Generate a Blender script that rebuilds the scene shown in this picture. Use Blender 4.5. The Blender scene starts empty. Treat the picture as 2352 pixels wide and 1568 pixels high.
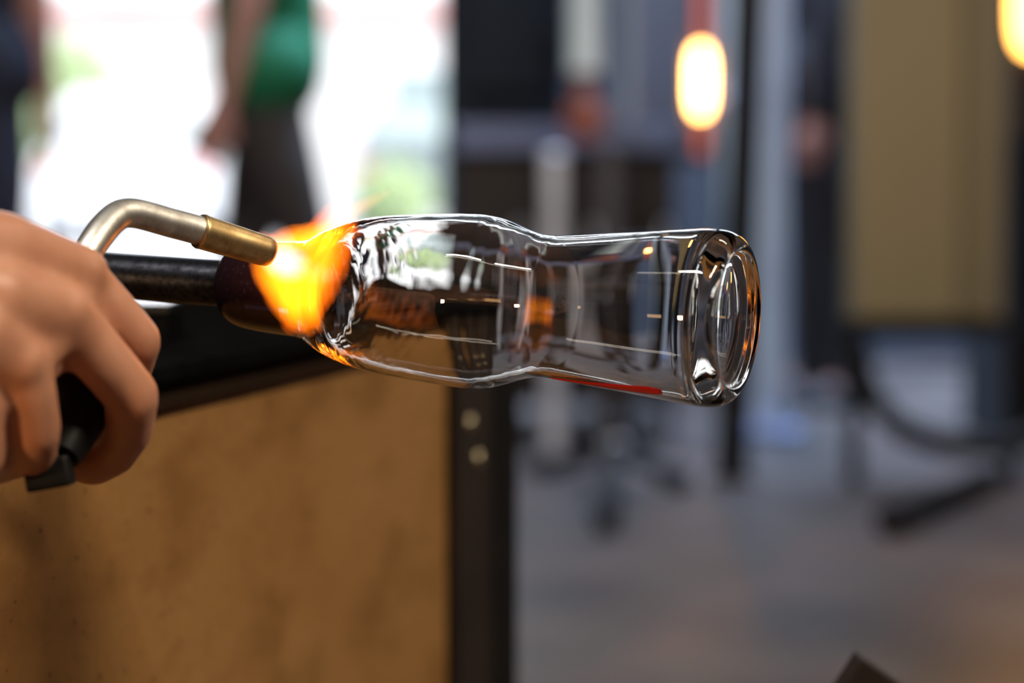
import bpy, bmesh, math, random
from mathutils import Vector, Matrix, noise
random.seed(7)
SC = bpy.context.scene
COL = SC.collection

# ------------------------------------------------------------------ camera
W_PX, H_PX, LENS = 2352, 1568, 85.0
F = W_PX * LENS / 36.0                 # focal length in pixels
EYE = Vector((0, 0, 0.72))
PITCH = math.radians(4.08)
cam = bpy.data.cameras.new('camera')
cam.lens = LENS; cam.sensor_width = 36; cam.clip_start = 0.05; cam.clip_end = 400
camo = bpy.data.objects.new('camera', cam); COL.objects.link(camo)
camo.location = EYE; camo.rotation_euler = (math.pi/2 - PITCH, 0, 0)
cam.dof.use_dof = True; cam.dof.focus_distance = 0.945; cam.dof.aperture_fstop = 4.9
SC.camera = camo
ROT = Matrix.Rotation(math.pi/2 - PITCH, 3, 'X')

def P(px, py, D):
    """the point seen at photograph pixel (px, py) standing D metres in front of the camera (along world Y)"""
    d = ROT @ Vector(((px - W_PX/2)/F, (H_PX/2 - py)/F, -1.0))
    return EYE + d * (D / d.y)
def S(px, D): return px * D / F        # a length in pixels at distance D -> metres

# ------------------------------------------------------------------ view, world, lights
SC.view_settings.view_transform = 'Standard'; SC.view_settings.look = 'None'
SC.view_settings.exposure = 0.0; SC.view_settings.gamma = 1.0
SC.view_settings.use_curve_mapping = False
cy = SC.cycles
cy.use_denoising = True
cy.max_bounces = 18; cy.transmission_bounces = 16; cy.glossy_bounces = 8; cy.diffuse_bounces = 4
cy.volume_bounces = 0; cy.transparent_max_bounces = 16
cy.sample_clamp_indirect = 6.0
cy.caustics_reflective = False; cy.caustics_refractive = False
cy.blur_glossy = 0.3
try: cy.volume_step_rate = 0.4
except Exception: pass

w = bpy.data.worlds.new('daylight'); SC.world = w; w.use_nodes = True
bg = w.node_tree.nodes['Background']
bg.inputs[0].default_value = (0.90, 0.95, 1.0, 1); bg.inputs[1].default_value = 3.0

sun = bpy.data.lights.new('sun', 'SUN'); sun.energy = 6.0; sun.angle = math.radians(1.5); sun.color = (1, .96, .9)
so = bpy.data.objects.new('sun', sun); COL.objects.link(so)
so.rotation_euler = (math.radians(-38), math.radians(14), 0)   # from behind the hall: lights the yard only

def area(name, loc, target, sx, sy, power, color, spread=180):
    l = bpy.data.lights.new(name, 'AREA'); l.shape = 'RECTANGLE'; l.size = sx; l.size_y = sy
    l.energy = power; l.color = color; l.spread = math.radians(spread)
    o = bpy.data.objects.new(name, l); COL.objects.link(o); o.location = loc
    o.rotation_euler = (Vector(target) - Vector(loc)).to_track_quat('-Z', 'Y').to_euler()
    return o
area('roof_light', (1.2, 7.3, 3.38), (1.2, 7.3, 0), 2.8, 1.6, 310, (.42, .64, 1.0), 95)
area('rim_fill', (0.4, 8.9, 2.95), (0.4, 2.0, 0.9), 5.0, .6, 75, (.74, .86, 1.0))  # added light for the glass rim and floor glare; no window is built
area('hall_fill', (1.9, 2.6, 3.38), (1.6, 5.2, 0.4), 1.6, .25, 50, (1.0, .84, .66))  # added fill for the cabinet and column fronts
area('side_fill', (-0.9, 3.6, 3.38), (0.6, 6.6, 0.8), 1.2, .25, 110, (.80, .90, 1.0))  # added fill from the left for furnace, table, pipe and column
area('tube_lamp', (-0.55, 0.15, 2.55), (-0.2, 0.8, 0.6), 1.2, .07, 22, (1.0, .93, .82))
area('panel_fill', (1.5, 0.1, 2.3), (-0.1, 1.25, 0.4), 1.0, .07, 42, (1.0, .86, .66))  # added fill from the right that brightens the bench panel
area('warm_fill', (-1.25, -0.5, 0.75), (-0.15, 1.05, 0.55), 0.14, 0.14, 14, (1.0, .60, .28))  # added warm fill for bench and hand; no furnace stands here

# ------------------------------------------------------------------ materials
def new_mat(name):
    m = bpy.data.materials.new(name); m.use_nodes = True
    return m, m.node_tree, m.node_tree.nodes['Principled BSDF']
def mat(name, color, rough=.5, metal=0, var=.12, scale=30, bump=0.0, color2=None, spec=None, sss=0, coat=0):
    m, nt, b = new_mat(name)
    tc = nt.nodes.new('ShaderNodeTexCoord'); n = nt.nodes.new('ShaderNodeTexNoise')
    n.inputs['Scale'].default_value = scale; n.inputs['Detail'].default_value = 5
    nt.links.new(tc.outputs['Object'], n.inputs['Vector'])
    r = nt.nodes.new('ShaderNodeValToRGB')
    r.color_ramp.elements[0].position = .3; r.color_ramp.elements[1].position = .7
    c2 = color2 or tuple(min(1, c*(1+var)) for c in color)
    c1 = color if color2 else tuple(c*(1-var) for c in color)
    r.color_ramp.elements[0].color = (*c1, 1); r.color_ramp.elements[1].color = (*c2, 1)
    nt.links.new(n.outputs['Fac'], r.inputs[0]); nt.links.new(r.outputs[0], b.inputs['Base Color'])
    b.inputs['Roughness'].default_value = rough; b.inputs['Metallic'].default_value = metal
    if spec is not None: b.inputs['Specular IOR Level'].default_value = spec
    if sss:
        b.inputs['Subsurface Weight'].default_value = sss
        b.inputs['Subsurface Radius'].default_value = (.012, .005, .003)
        b.inputs['Subsurface Scale'].default_value = .6
    if coat: b.inputs['Coat Weight'].default_value = coat
    if bump:
        bp = nt.nodes.new('ShaderNodeBump'); bp.inputs['Strength'].default_value = bump
        bp.inputs['Distance'].default_value = .002
        nt.links.new(n.outputs['Fac'], bp.inputs['Height']); nt.links.new(bp.outputs[0], b.inputs['Normal'])
    return m
def emit(name, color, strength):
    m, nt, b = new_mat(name)
    n = nt.nodes.new('ShaderNodeTexNoise'); n.inputs['Scale'].default_value = 20
    mr = nt.nodes.new('ShaderNodeMapRange'); mr.inputs[3].default_value = strength*.8; mr.inputs[4].default_value = strength*1.2
    nt.links.new(n.outputs['Fac'], mr.inputs[0]); nt.links.new(mr.outputs[0], b.inputs['Emission Strength'])
    b.inputs['Base Color'].default_value = (.1, .03, .01, 1)
    b.inputs['Emission Color'].default_value = (*color, 1)
    return m

M = {}
M['black_steel'] = mat('black_steel', (.012, .010, .009), .7, .0, .3, 40, .2, spec=.12)
M['soot_steel'] = mat('soot_steel', (.006, .006, .006), .95, 0, .3, 40, .2, spec=.0)
M['dark_brown'] = mat('dark_brown', (.030, .020, .015), .6, 0, .3, 12, .2, spec=.3)
M['shade_brown'] = mat('shade_brown', (.028, .015, .008), .8, 0, .2, 20, spec=.1)  # shade under the bench top put into a dark brown
M['charcoal'] = mat('charcoal', (.012, .015, .021), .7, 0, .25, 4, .1, spec=.15)
M['blue_grey'] = mat('blue_grey', (.17, .20, .33), .35, .2, .2, 5)
M['mauve'] = mat('mauve', (.105, .085, .088), .6, 0, .2, 3)
M['column_paint'] = mat('column_paint', (.70, .78, .94), .4, 0, .12, 3)
M['pale_metal'] = mat('pale_metal', (.80, .88, .88), .3, .1, .1, 6)
M['grey_metal'] = mat('grey_metal', (.85, .80, .82), .45, .3, .2, 6)
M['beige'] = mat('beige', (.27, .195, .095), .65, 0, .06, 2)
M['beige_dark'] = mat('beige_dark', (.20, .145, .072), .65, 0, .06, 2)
M['copper'] = mat('copper', (.36, .10, .05), .5, .2, .2, 10)
M['wall_dark'] = mat('wall_dark', (.05, .045, .05), .8, 0, .3, 2)
M['ceiling_dark'] = mat('ceiling_dark', (.06, .055, .055), .9, 0, .2, 2)
M['skin'] = mat('skin', (.56, .25, .148), .42, 0, .10, 45, .25, sss=.25, color2=(.65, .31, .19))
M['skin_far'] = mat('skin_far', (.50, .22, .16), .5, 0, .1, 20)
M['green_cloth'] = mat('green_cloth', (.004, .13, .045), .8, 0, .15, 20)
M['navy_cloth'] = mat('navy_cloth', (.02, .022, .04), .85, 0, .2, 20)
M['brown_cloth'] = mat('brown_cloth', (.045, .032, .026), .85, 0, .2, 20)
M['jeans'] = mat('jeans', (.06, .08, .16), .85, 0, .2, 30)
M['black_cloth'] = mat('black_cloth', (.016, .011, .012), .85, 0, .2, 20)
M['hair'] = mat('hair', (.03, .018, .012), .6, 0, .4, 60)
M['shoe'] = mat('shoe', (.05, .05, .055), .6)
M['eye'] = mat('eye', (.02, .015, .012), .2)
M['black_plastic'] = mat('black_plastic', (.010, .009, .009), .5, 0, .2, 80, .1, spec=.25)
M['white_paint'] = mat('white_paint', (.85, .87, .9), .25, 0, .03, 3, coat=.5)
M['grey_paint'] = mat('grey_paint', (.22, .26, .27), .3, 0, .05, 3, coat=.5)
M['car_glass'] = mat('car_glass', (.35, .42, .42), .1, 0, .1, 3)
M['tyre'] = mat('tyre', (.03, .03, .033), .8)
M['tail_red'] = mat('tail_red', (.5, .03, .02), .3)
M['leaf'] = mat('leaf', (.40, .52, .28), .6, 0, .4, 8, color2=(.60, .70, .42))
M['facade'] = mat('facade', (.80, .76, .74), .8, 0, .05, 1)
M['facade_trim'] = mat('facade_trim', (.60, .30, .28), .8, 0, .1, 1)
M['brass_bolt'] = mat('brass_bolt', (.85, .72, .48), .28, 1, .15, 60)
M['asphalt'] = mat('asphalt', (.52, .53, .57), .8, 0, .12, .6)

def m_panel():
    m, nt, b = new_mat('scorched_plywood')
    N = nt.nodes.new; L = nt.links.new
    tc = N('ShaderNodeTexCoord')
    def noisef(scale, detail, rough=.55, stretch=(1, 1, 1), dist=0):
        mp = N('ShaderNodeMapping'); mp.inputs['Scale'].default_value = stretch
        L(tc.outputs['Object'], mp.inputs['Vector'])
        n = N('ShaderNodeTexNoise'); n.inputs['Scale'].default_value = scale
        n.inputs['Detail'].default_value = detail; n.inputs['Roughness'].default_value = rough
        n.inputs['Distortion'].default_value = dist
        L(mp.outputs[0], n.inputs['Vector']); return n.outputs['Fac']
    def ramp(fac, stops):
        r = N('ShaderNodeValToRGB'); e = r.color_ramp.elements
        e[0].position, e[0].color = stops[0][0], (*stops[0][1], 1)
        e[1].position, e[1].color = stops[-1][0], (*stops[-1][1], 1)
        for p, c in stops[1:-1]:
            x = e.new(p); x.color = (*c, 1)
        L(fac, r.inputs[0]); return r.outputs[0]
    def mix(mode, fac, a, c):
        x = N('ShaderNodeMix'); x.data_type = 'RGBA'; x.blend_type = mode
        if isinstance(fac, (int, float)): x.inputs[0].default_value = fac
        else: L(fac, x.inputs[0])
        L(a, x.inputs[6]); L(c, x.inputs[7]); return x.outputs[2]
    base = ramp(noisef(8, 5, .55, (1, .4, .9), .25), [(.25, (.35, .165, .050)), (.5, (.41, .205, .066)), (.75, (.47, .25, .09))])
    blot = ramp(noisef(22, 3, .5, (1, .45, 1)), [(.36, (.70, .64, .58)), (.52, (1, 1, 1)), (.7, (1.0, .98, .95))])
    c = mix('MULTIPLY', .75, base, blot)
    spk = ramp(noisef(260, 2, .4), [(.262, (.05, .04, .03)), (.30, (1, 1, 1))])
    c = mix('MULTIPLY', .9, c, spk)
    fine = ramp(noisef(140, 4, .7), [(.2, (.80, .80, .80)), (.8, (1.12, 1.12, 1.12))])
    c = mix('MULTIPLY', .7, c, fine)
    L(c, b.inputs['Base Color']); b.inputs['Roughness'].default_value = .6
    b.inputs['Specular IOR Level'].default_value = .25
    bp = N('ShaderNodeBump'); bp.inputs['Strength'].default_value = .25; bp.inputs['Distance'].default_value = .001
    L(noisef(90, 5), bp.inputs['Height']); L(bp.outputs[0], b.inputs['Normal'])
    return m
M['panel'] = m_panel()

def m_floor():
    m, nt, b = new_mat('worn_concrete')
    N = nt.nodes.new; L = nt.links.new
    tc = N('ShaderNodeTexCoord')
    n1 = N('ShaderNodeTexNoise'); n1.inputs['Scale'].default_value = 2.2; n1.inputs['Detail'].default_value = 4
    n2 = N('ShaderNodeTexNoise'); n2.inputs['Scale'].default_value = 5.0; n2.inputs['Detail'].default_value = 3
    L(tc.outputs['Object'], n1.inputs['Vector']); L(tc.outputs['Object'], n2.inputs['Vector'])
    r1 = N('ShaderNodeValToRGB'); e = r1.color_ramp.elements
    e[0].position = .42; e[0].color = (.052, .042, .037, 1); e[1].position = .66; e[1].color = (.130, .100, .083, 1)
    r2 = N('ShaderNodeValToRGB'); e = r2.color_ramp.elements
    e[0].position = .42; e[0].color = (1, 1, 1, 1); e[1].position = .66; e[1].color = (1.15, .86, .80, 1)
    L(n1.outputs['Fac'], r1.inputs[0]); L(n2.outputs['Fac'], r2.inputs[0])
    x = N('ShaderNodeMix'); x.data_type = 'RGBA'; x.blend_type = 'MULTIPLY'; x.inputs[0].default_value = .9
    L(r1.outputs[0], x.inputs[6]); L(r2.outputs[0], x.inputs[7]); L(x.outputs[2], b.inputs['Base Color'])
    b.inputs['Roughness'].default_value = .42; b.inputs['Specular IOR Level'].default_value = .22
    return m
M['floor'] = m_floor()

def m_metal(name, c1, c2, rough, scale, streak=(1, 1, 1), rvar=.15):
    m, nt, b = new_mat(name)
    N = nt.nodes.new; L = nt.links.new
    tc = N('ShaderNodeTexCoord'); mp = N('ShaderNodeMapping'); mp.inputs['Scale'].default_value = streak
    n = N('ShaderNodeTexNoise'); n.inputs['Scale'].default_value = scale; n.inputs['Detail'].default_value = 6
    n.inputs['Roughness'].default_value = .65
    L(tc.outputs['Object'], mp.inputs['Vector']); L(mp.outputs[0], n.inputs['Vector'])
    r = N('ShaderNodeValToRGB'); e = r.color_ramp.elements
    e[0].position = .32; e[0].color = (*c1, 1); e[1].position = .62; e[1].color = (*c2, 1)
    L(n.outputs['Fac'], r.inputs[0]); L(r.outputs[0], b.inputs['Base Color'])
    mr = N('ShaderNodeMapRange'); mr.inputs[3].default_value = rough + rvar; mr.inputs[4].default_value = max(.05, rough - rvar)
    L(n.outputs['Fac'], mr.inputs[0]); L(mr.outputs[0], b.inputs['Roughness'])
    b.inputs['Metallic'].default_value = 1
    bp = N('ShaderNodeBump'); bp.inputs['Strength'].default_value = .15; bp.inputs['Distance'].default_value = .0005
    L(n.outputs['Fac'], bp.inputs['Height']); L(bp.outputs[0], b.inputs['Normal'])
    return m
M['tube_steel'] = m_metal('tarnished_steel', (.42, .39, .35), (.88, .86, .82), .48, 90)
M['brass'] = m_metal('scorched_brass', (.42, .27, .11), (.85, .60, .29), .42, 110)
M['pipe_steel'] = m_metal('blackened_steel', (.012, .012, .015), (.05, .052, .065), .42, 400, rvar=.12)

def m_glass():
    m = bpy.data.materials.new('clear_glass'); m.use_nodes = True
    nt = m.node_tree; nt.nodes.clear(); N = nt.nodes.new
    o = N('ShaderNodeOutputMaterial'); g = N('ShaderNodeBsdfGlass')
    g.inputs['IOR'].default_value = 1.5; g.inputs['Roughness'].default_value = 0
    g.inputs['Color'].default_value = (.985, .975, .96, 1)
    tc = N('ShaderNodeTexCoord'); n = N('ShaderNodeTexNoise'); n.inputs['Scale'].default_value = 45
    n.inputs['Detail'].default_value = 1
    nt.links.new(tc.outputs['Object'], n.inputs['Vector'])
    bp = N('ShaderNodeBump'); bp.inputs['Strength'].default_value = .05; bp.inputs['Distance'].default_value = .0015
    nt.links.new(n.outputs['Fac'], bp.inputs['Height']); nt.links.new(bp.outputs[0], g.inputs['Normal'])
    nt.links.new(g.outputs[0], o.inputs['Surface'])
    return m
M['glass'] = m_glass()
def m_gather():
    m, nt, b = new_mat('smoky_purple_glass')
    N = nt.nodes.new; L = nt.links.new
    tc = N('ShaderNodeTexCoord'); n = N('ShaderNodeTexNoise'); n.inputs['Scale'].default_value = 700
    n.inputs['Detail'].default_value = 2
    L(tc.outputs['Object'], n.inputs['Vector'])
    r = N('ShaderNodeValToRGB'); e = r.color_ramp.elements
    e[0].position = .60; e[0].color = (.030, .012, .016, 1); e[1].position = .85; e[1].color = (.12, .07, .08, 1)
    L(n.outputs['Fac'], r.inputs[0]); L(r.outputs[0], b.inputs['Base Color'])
    b.inputs['Roughness'].default_value = .16; b.inputs['IOR'].default_value = 1.5
    b.inputs['Transmission Weight'].default_value = .25
    return m
M['gather'] = m_gather()
M['red_reflection'] = mat('red_reflection', (.66, .004, .009), .3, 0, .1, 60, spec=.5)  # colour of a red reflection, laid on the vessel as a strip

def m_flame(name, stops, strength, power=1.2, nscale=3.0, namp=.35):
    m = bpy.data.materials.new(name); m.use_nodes = True
    nt = m.node_tree; nt.nodes.clear(); N = nt.nodes.new; L = nt.links.new
    o = N('ShaderNodeOutputMaterial'); e = N('ShaderNodeEmission'); tc = N('ShaderNodeTexCoord')
    n = N('ShaderNodeTexNoise'); n.inputs['Scale'].default_value = nscale; n.inputs['Detail'].default_value = 2
    L(tc.outputs['Object'], n.inputs['Vector'])
    s = N('ShaderNodeVectorMath'); s.operation = 'SUBTRACT'; s.inputs[1].default_value = (.5, .5, .5)
    L(n.outputs['Color'], s.inputs[0])
    k = N('ShaderNodeVectorMath'); k.operation = 'SCALE'; k.inputs['Scale'].default_value = namp; L(s.outputs[0], k.inputs[0])
    a = N('ShaderNodeVectorMath'); a.operation = 'ADD'; L(tc.outputs['Object'], a.inputs[0]); L(k.outputs[0], a.inputs[1])
    g = N('ShaderNodeTexGradient'); g.gradient_type = 'SPHERICAL'; L(a.outputs[0], g.inputs[0])
    r = N('ShaderNodeValToRGB'); el = r.color_ramp.elements
    el[0].position, el[0].color = stops[0][0], (*stops[0][1], 1); el[1].position, el[1].color = stops[-1][0], (*stops[-1][1], 1)
    for p, c in stops[1:-1]:
        x = el.new(p); x.color = (*c, 1)
    L(g.outputs['Fac'], r.inputs[0]); L(r.outputs[0], e.inputs['Color'])
    pw = N('ShaderNodeMath'); pw.operation = 'POWER'; pw.inputs[1].default_value = power; L(g.outputs['Fac'], pw.inputs[0])
    mu = N('ShaderNodeMath'); mu.operation = 'MULTIPLY'; mu.inputs[1].default_value = strength; L(pw.outputs[0], mu.inputs[0])
    L(mu.outputs[0], e.inputs['Strength']); L(e.outputs[0], o.inputs['Volume'])
    return m

# ------------------------------------------------------------------ mesh helpers
def link(o, parent=None):
    COL.objects.link(o)
    if parent is not None:
        o.parent = parent
        o.matrix_parent_inverse = Matrix.Translation(parent.location).inverted() if parent.rotation_euler.z == 0 else parent.matrix_basis.inverted()
    return o
def obj(name, bm, m, parent=None, smooth=False):
    """links the bmesh (in world coordinates) as ONE object with its origin at the middle of its own geometry"""
    me = bpy.data.meshes.new(name)
    bmesh.ops.recalc_face_normals(bm, faces=bm.faces)
    c = sum((v.co for v in bm.verts), Vector()) / max(1, len(bm.verts))
    for v in bm.verts: v.co -= c
    bm.to_mesh(me); bm.free()
    if smooth:
        for p in me.polygons: p.use_smooth = True
    me.materials.append(m)
    o = bpy.data.objects.new(name, me); o.location = c
    COL.objects.link(o)
    if parent is not None:
        o.parent = parent; o.location = c - parent.location
        if parent.parent is not None: o.location = c - parent.location - parent.parent.location
    return o
def thing(name, label, cat, loc, group=None):
    o = bpy.data.objects.new(name, None); COL.objects.link(o); o.location = loc; o.empty_display_size = .05
    return tag(o, label, cat, group)
def tag(o, label, cat, group=None):
    o['label'] = label; o['category'] = cat
    if group: o['group'] = group
    return o
def struct(o):
    o['kind'] = 'structure'; return o
def box(bm, lo, hi, bev=0):
    lo, hi = Vector(lo), Vector(hi)
    r = bmesh.ops.create_cube(bm, size=1)
    vs = r['verts']
    for v in vs:
        v.co = Vector((lo.x + (v.co.x+.5)*(hi.x-lo.x), lo.y + (v.co.y+.5)*(hi.y-lo.y), lo.z + (v.co.z+.5)*(hi.z-lo.z)))
    if bev:
        es = list({e for v in vs for e in v.link_edges})
        bmesh.ops.bevel(bm, geom=es, offset=bev, segments=2, affect='EDGES', profile=.7)
    return bm
def obox(bm, origin, ax, ay, az, bev=0):
    """an oriented box: corner + three edge vectors"""
    o, ax, ay, az = Vector(origin), Vector(ax), Vector(ay), Vector(az)
    vs = [bm.verts.new(o + ax*i + ay*j + az*k) for i in (0, 1) for j in (0, 1) for k in (0, 1)]
    fs = [(0,1,3,2), (4,6,7,5), (0,4,5,1), (2,3,7,6), (0,2,6,4), (1,5,7,3)]
    fl = [bm.faces.new([vs[i] for i in f]) for f in fs]
    if bev:
        es = list({e for f in fl for e in f.edges})
        bmesh.ops.bevel(bm, geom=es, offset=bev, segments=2, affect='EDGES', profile=.7)
    return bm
def frame_of(d):
    d = d.normalized(); u = d.cross(Vector((0, 0, 1)))
    if u.length < 1e-3: u = Vector((1, 0, 0))
    u.normalize(); return u, d.cross(u).normalized()
def lathe(bm, A, d, prof, n=48, cap0=True, cap1=True, warp=None):
    """prof = [(distance along d, radius)]"""
    u, v = frame_of(d); d = d.normalized(); rings = []
    for i, (t, r) in enumerate(prof):
        if r < 1e-6: rings.append([bm.verts.new(A + d*t)]); continue
        ring = []
        for k in range(n):
            a = 2*math.pi*k/n
            rr, tt = (r, t) if warp is None else warp(i, t, r, a)
            ring.append(bm.verts.new(A + d*tt + (u*math.cos(a) + v*math.sin(a))*rr))
        rings.append(ring)
    for a, b in zip(rings, rings[1:]):
        for k in range(n):
            k2 = (k+1) % n
            if len(a) == 1 and len(b) == 1: continue
            if len(a) == 1: bm.faces.new((a[0], b[k2], b[k]))
            elif len(b) == 1: bm.faces.new((a[k], a[k2], b[0]))
            else: bm.faces.new((a[k], a[k2], b[k2], b[k]))
    if cap0 and len(rings[0]) > 2: bm.faces.new(rings[0])
    if cap1 and len(rings[-1]) > 2: bm.faces.new(rings[-1])
    return bm
def spline(pts, n):
    """Catmull-Rom through tuples of any length"""
    out = []
    p = [pts[0]] + list(pts) + [pts[-1]]
    for i in range(1, len(p)-2):
        for k in range(n):
            t = k/n; a, b, c, d = p[i-1], p[i], p[i+1], p[i+2]
            out.append(tuple(.5*((2*b[j]) + (-a[j]+c[j])*t + (2*a[j]-5*b[j]+4*c[j]-d[j])*t*t + (-a[j]+3*b[j]-3*c[j]+d[j])*t**3) for j in range(len(b))))
    out.append(tuple(pts[-1])); return out
def tube(bm, pts, r, n=24, caps=True):
    """a round bar along points; r a number or a list"""
    pts = [Vector(p) for p in pts]; rs = r if isinstance(r, (list, tuple)) else [r]*len(pts)
    prev = None; rings = []
    for i, p in enumerate(pts):
        d = (pts[min(i+1, len(pts)-1)] - pts[max(i-1, 0)]).normalized()
        if prev is None: u, v = frame_of(d)
        else:
            u = (prev - d*prev.dot(d)).normalized(); v = d.cross(u)
        prev = u
        rings.append([bm.verts.new(p + (u*math.cos(2*math.pi*k/n) + v*math.sin(2*math.pi*k/n))*rs[i]) for k in range(n)])
    for a, b in zip(rings, rings[1:]):
        for k in range(n): bm.faces.new((a[k], a[(k+1)%n], b[(k+1)%n], b[k]))
    if caps == 'weld': bm.faces.new(rings[0]); bm.faces.new(rings[-1])
    elif caps:                             # caps on vertices of their own keep the edge crisp
        for rg in (rings[0], rings[-1]): bm.faces.new([bm.verts.new(v.co) for v in rg])
    return bm
def ball(bm, c, r, seg=16):
    rs = r if isinstance(r, (tuple, list, Vector)) else (r, r, r)
    bmesh.ops.create_uvsphere(bm, u_segments=seg, v_segments=max(6, seg//2), radius=1,
                              matrix=Matrix.Translation(c) @ Matrix.Diagonal((*rs, 1)))
    return bm
def body_mesh(name, chains, voxel, m, parent=None, smooth=8, extra=None):
    """limbs given as chains of (point, radius), grown together into one continuous skin"""
    bm = bmesh.new()
    for ch in chains:
        for (p, r) in ch: ball(bm, Vector(p), r, 20)
        for (p, r), (q, s) in zip(ch, ch[1:]):
            p, q = Vector(p), Vector(q)
            if (q-p).length < 1e-5: continue
            if isinstance(r, tuple) or isinstance(s, tuple):
                r3 = Vector(r if isinstance(r, tuple) else (r,)*3); s3 = Vector(s if isinstance(s, tuple) else (s,)*3)
                k = 8
                for i in range(1, k): ball(bm, p.lerp(q, i/k), r3.lerp(s3, i/k), 16)
            else: tube(bm, [p, q], [r, s], 20, 'weld')
    if extra: extra(bm)
    me = bpy.data.meshes.new(name + '_raw'); bm.to_mesh(me); bm.free()
    o = bpy.data.objects.new(name + '_raw', me); COL.objects.link(o)
    rm = o.modifiers.new('r', 'REMESH'); rm.mode = 'VOXEL'; rm.voxel_size = voxel
    sm = o.modifiers.new('s', 'SMOOTH'); sm.factor = .5; sm.iterations = smooth
    dg = bpy.context.evaluated_depsgraph_get()
    res = bpy.data.meshes.new_from_object(o.evaluated_get(dg)); res.name = name
    bpy.data.objects.remove(o); bpy.data.meshes.remove(me)
    nb = bmesh.new(); nb.from_mesh(res); bpy.data.meshes.remove(res)
    return obj(name, nb, m, parent, smooth=True)

# ------------------------------------------------------------------ the setting
RX0, RX1, RY0, RY1, RZ = -4.0, 4.0, -3.0, 9.0, 3.4
struct(obj('floor', box(bmesh.new(), (RX0, RY0, -.1), (RX1, RY1+.2, 0)), M['floor']))
struct(obj('ceiling', box(bmesh.new(), (RX0, RY0, RZ), (RX1, RY1+.2, RZ+.1)), M['ceiling_dark']))
struct(obj('wall_left', box(bmesh.new(), (RX0-.2, RY0, 0), (RX0, RY1+.2, RZ)), M['wall_dark']))
struct(obj('wall_right', box(bmesh.new(), (RX1, RY0, 0), (RX1+.2, RY1+.2, RZ)), M['wall_dark']))
struct(obj('wall_front', box(bmesh.new(), (RX0, RY0-.2, 0), (RX1, RY0, RZ)), M['wall_dark']))
JX = P(1046, 300, RY1).x
bm = bmesh.new()
box(bm, (RX0, RY1, 0), (-3.2, RY1+.2, RZ)); box(bm, (JX, RY1, 0), (RX1, RY1+.2, RZ)); box(bm, (-3.2, RY1, 2.7), (JX, RY1+.2, RZ))
wb = struct(obj('wall_back', bm, M['wall_dark']))
bm = bmesh.new()
box(bm, (-3.2, RY1-.04, 0), (-3.12, RY1+.24, 2.7), .01); box(bm, (JX-.05, RY1-.04, 0), (JX+.06, RY1+.24, 2.7), .01)
box(bm, (-3.2, RY1-.04, 2.62), (JX+.06, RY1+.24, 2.7), .01)
struct(obj('door_1', bm, M['black_steel']))
struct(obj('ground', box(bmesh.new(), (-40, RY1+.2, -.1), (40, 90, -.01)), M['asphalt']))

# ------------------------------------------------------------------ bench beside the glass
ZT = 0.628
Lc = Vector((-0.250, 0.87)); Rc = Vector((-0.0395, 1.60))         # near and far corner of the panel (plan)
u2 = (Rc - Lc).normalized(); n2 = Vector((-u2.y, u2.x))           # along the panel, and into the bench
def B(a, b, z): q = Rc + u2*a + n2*b; return Vector((q.x, q.y, z))  # a: along (0 = post), b: into the bench
U3 = Vector((u2.x, u2.y, 0)); N3 = Vector((n2.x, n2.y, 0)); Z3 = Vector((0, 0, 1))
LEN, DEP = 0.95, 0.75
bench = thing('workbench', 'steel framed glassblowing bench with scorched tan side panel, under the glass vessel', 'bench', B(-LEN/2, DEP/2, 0))
obj('side_panel', obox(bmesh.new(), B(-LEN, .004, .06), U3*(LEN-.001), N3*.016, Z3*(ZT-.06-.008), .001), M['panel'], bench)
obj('top_plate', obox(bmesh.new(), B(-LEN-.165, -.012, ZT-.008), U3*(LEN+.325), N3*(DEP+.02), Z3*.008, .002), M['soot_steel'], bench)
bm = bmesh.new()
obox(bm, B(-LEN, -.003, ZT-.022), U3*LEN, N3*.006, Z3*.0138, .001)
obj('shade_strip', bm, M['shade_brown'], bench)  # dark strip standing in for the shade below the top plate's overhang
obj('back_rail', obox(bmesh.new(), B(.12, -.004, ZT), U3*.008, N3*DEP, Z3*.018, .001), M['black_steel'], bench)
for a, b, sa, sb in ((0, 0, 1, 1), (0, DEP, 1, -1), (-LEN-.16, 0, 1, 1), (-LEN-.16, DEP, 1, -1)):
    bm = bmesh.new()
    obox(bm, B(a, b-.004*sb, 0), U3*.074*sa, N3*.006*sb, Z3*(ZT-.009), .0008)
    lg = obj('leg', bm, M['dark_brown'], bench); bm = bmesh.new()
    obox(bm, B(a+.070*sa, b-.001*sb, 0), U3*.085*sa, N3*.05*sb, Z3*(ZT-.009), .002)
    obj('leg_tube', bm, M['black_steel'], lg)
for px, py in ((1078, 970), (1097, 1052)):
    # solve the point on the post face seen at the bolt's pixel
    d = P(px, py, 1.0) - EYE; nn = N3; c = B(0, -.004, 0); t = (c - EYE).dot(nn) / d.dot(nn); q = EYE + d*t
    bm = bmesh.new(); lathe(bm, q, -N3, [(-.001, .0052), (.0012, .0052), (.0030, .0040), (.0038, .0018), (.0040, 0)], 20)
    obj('bolt', bm, M['brass_bolt'], bench, True)
rest = None

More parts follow.
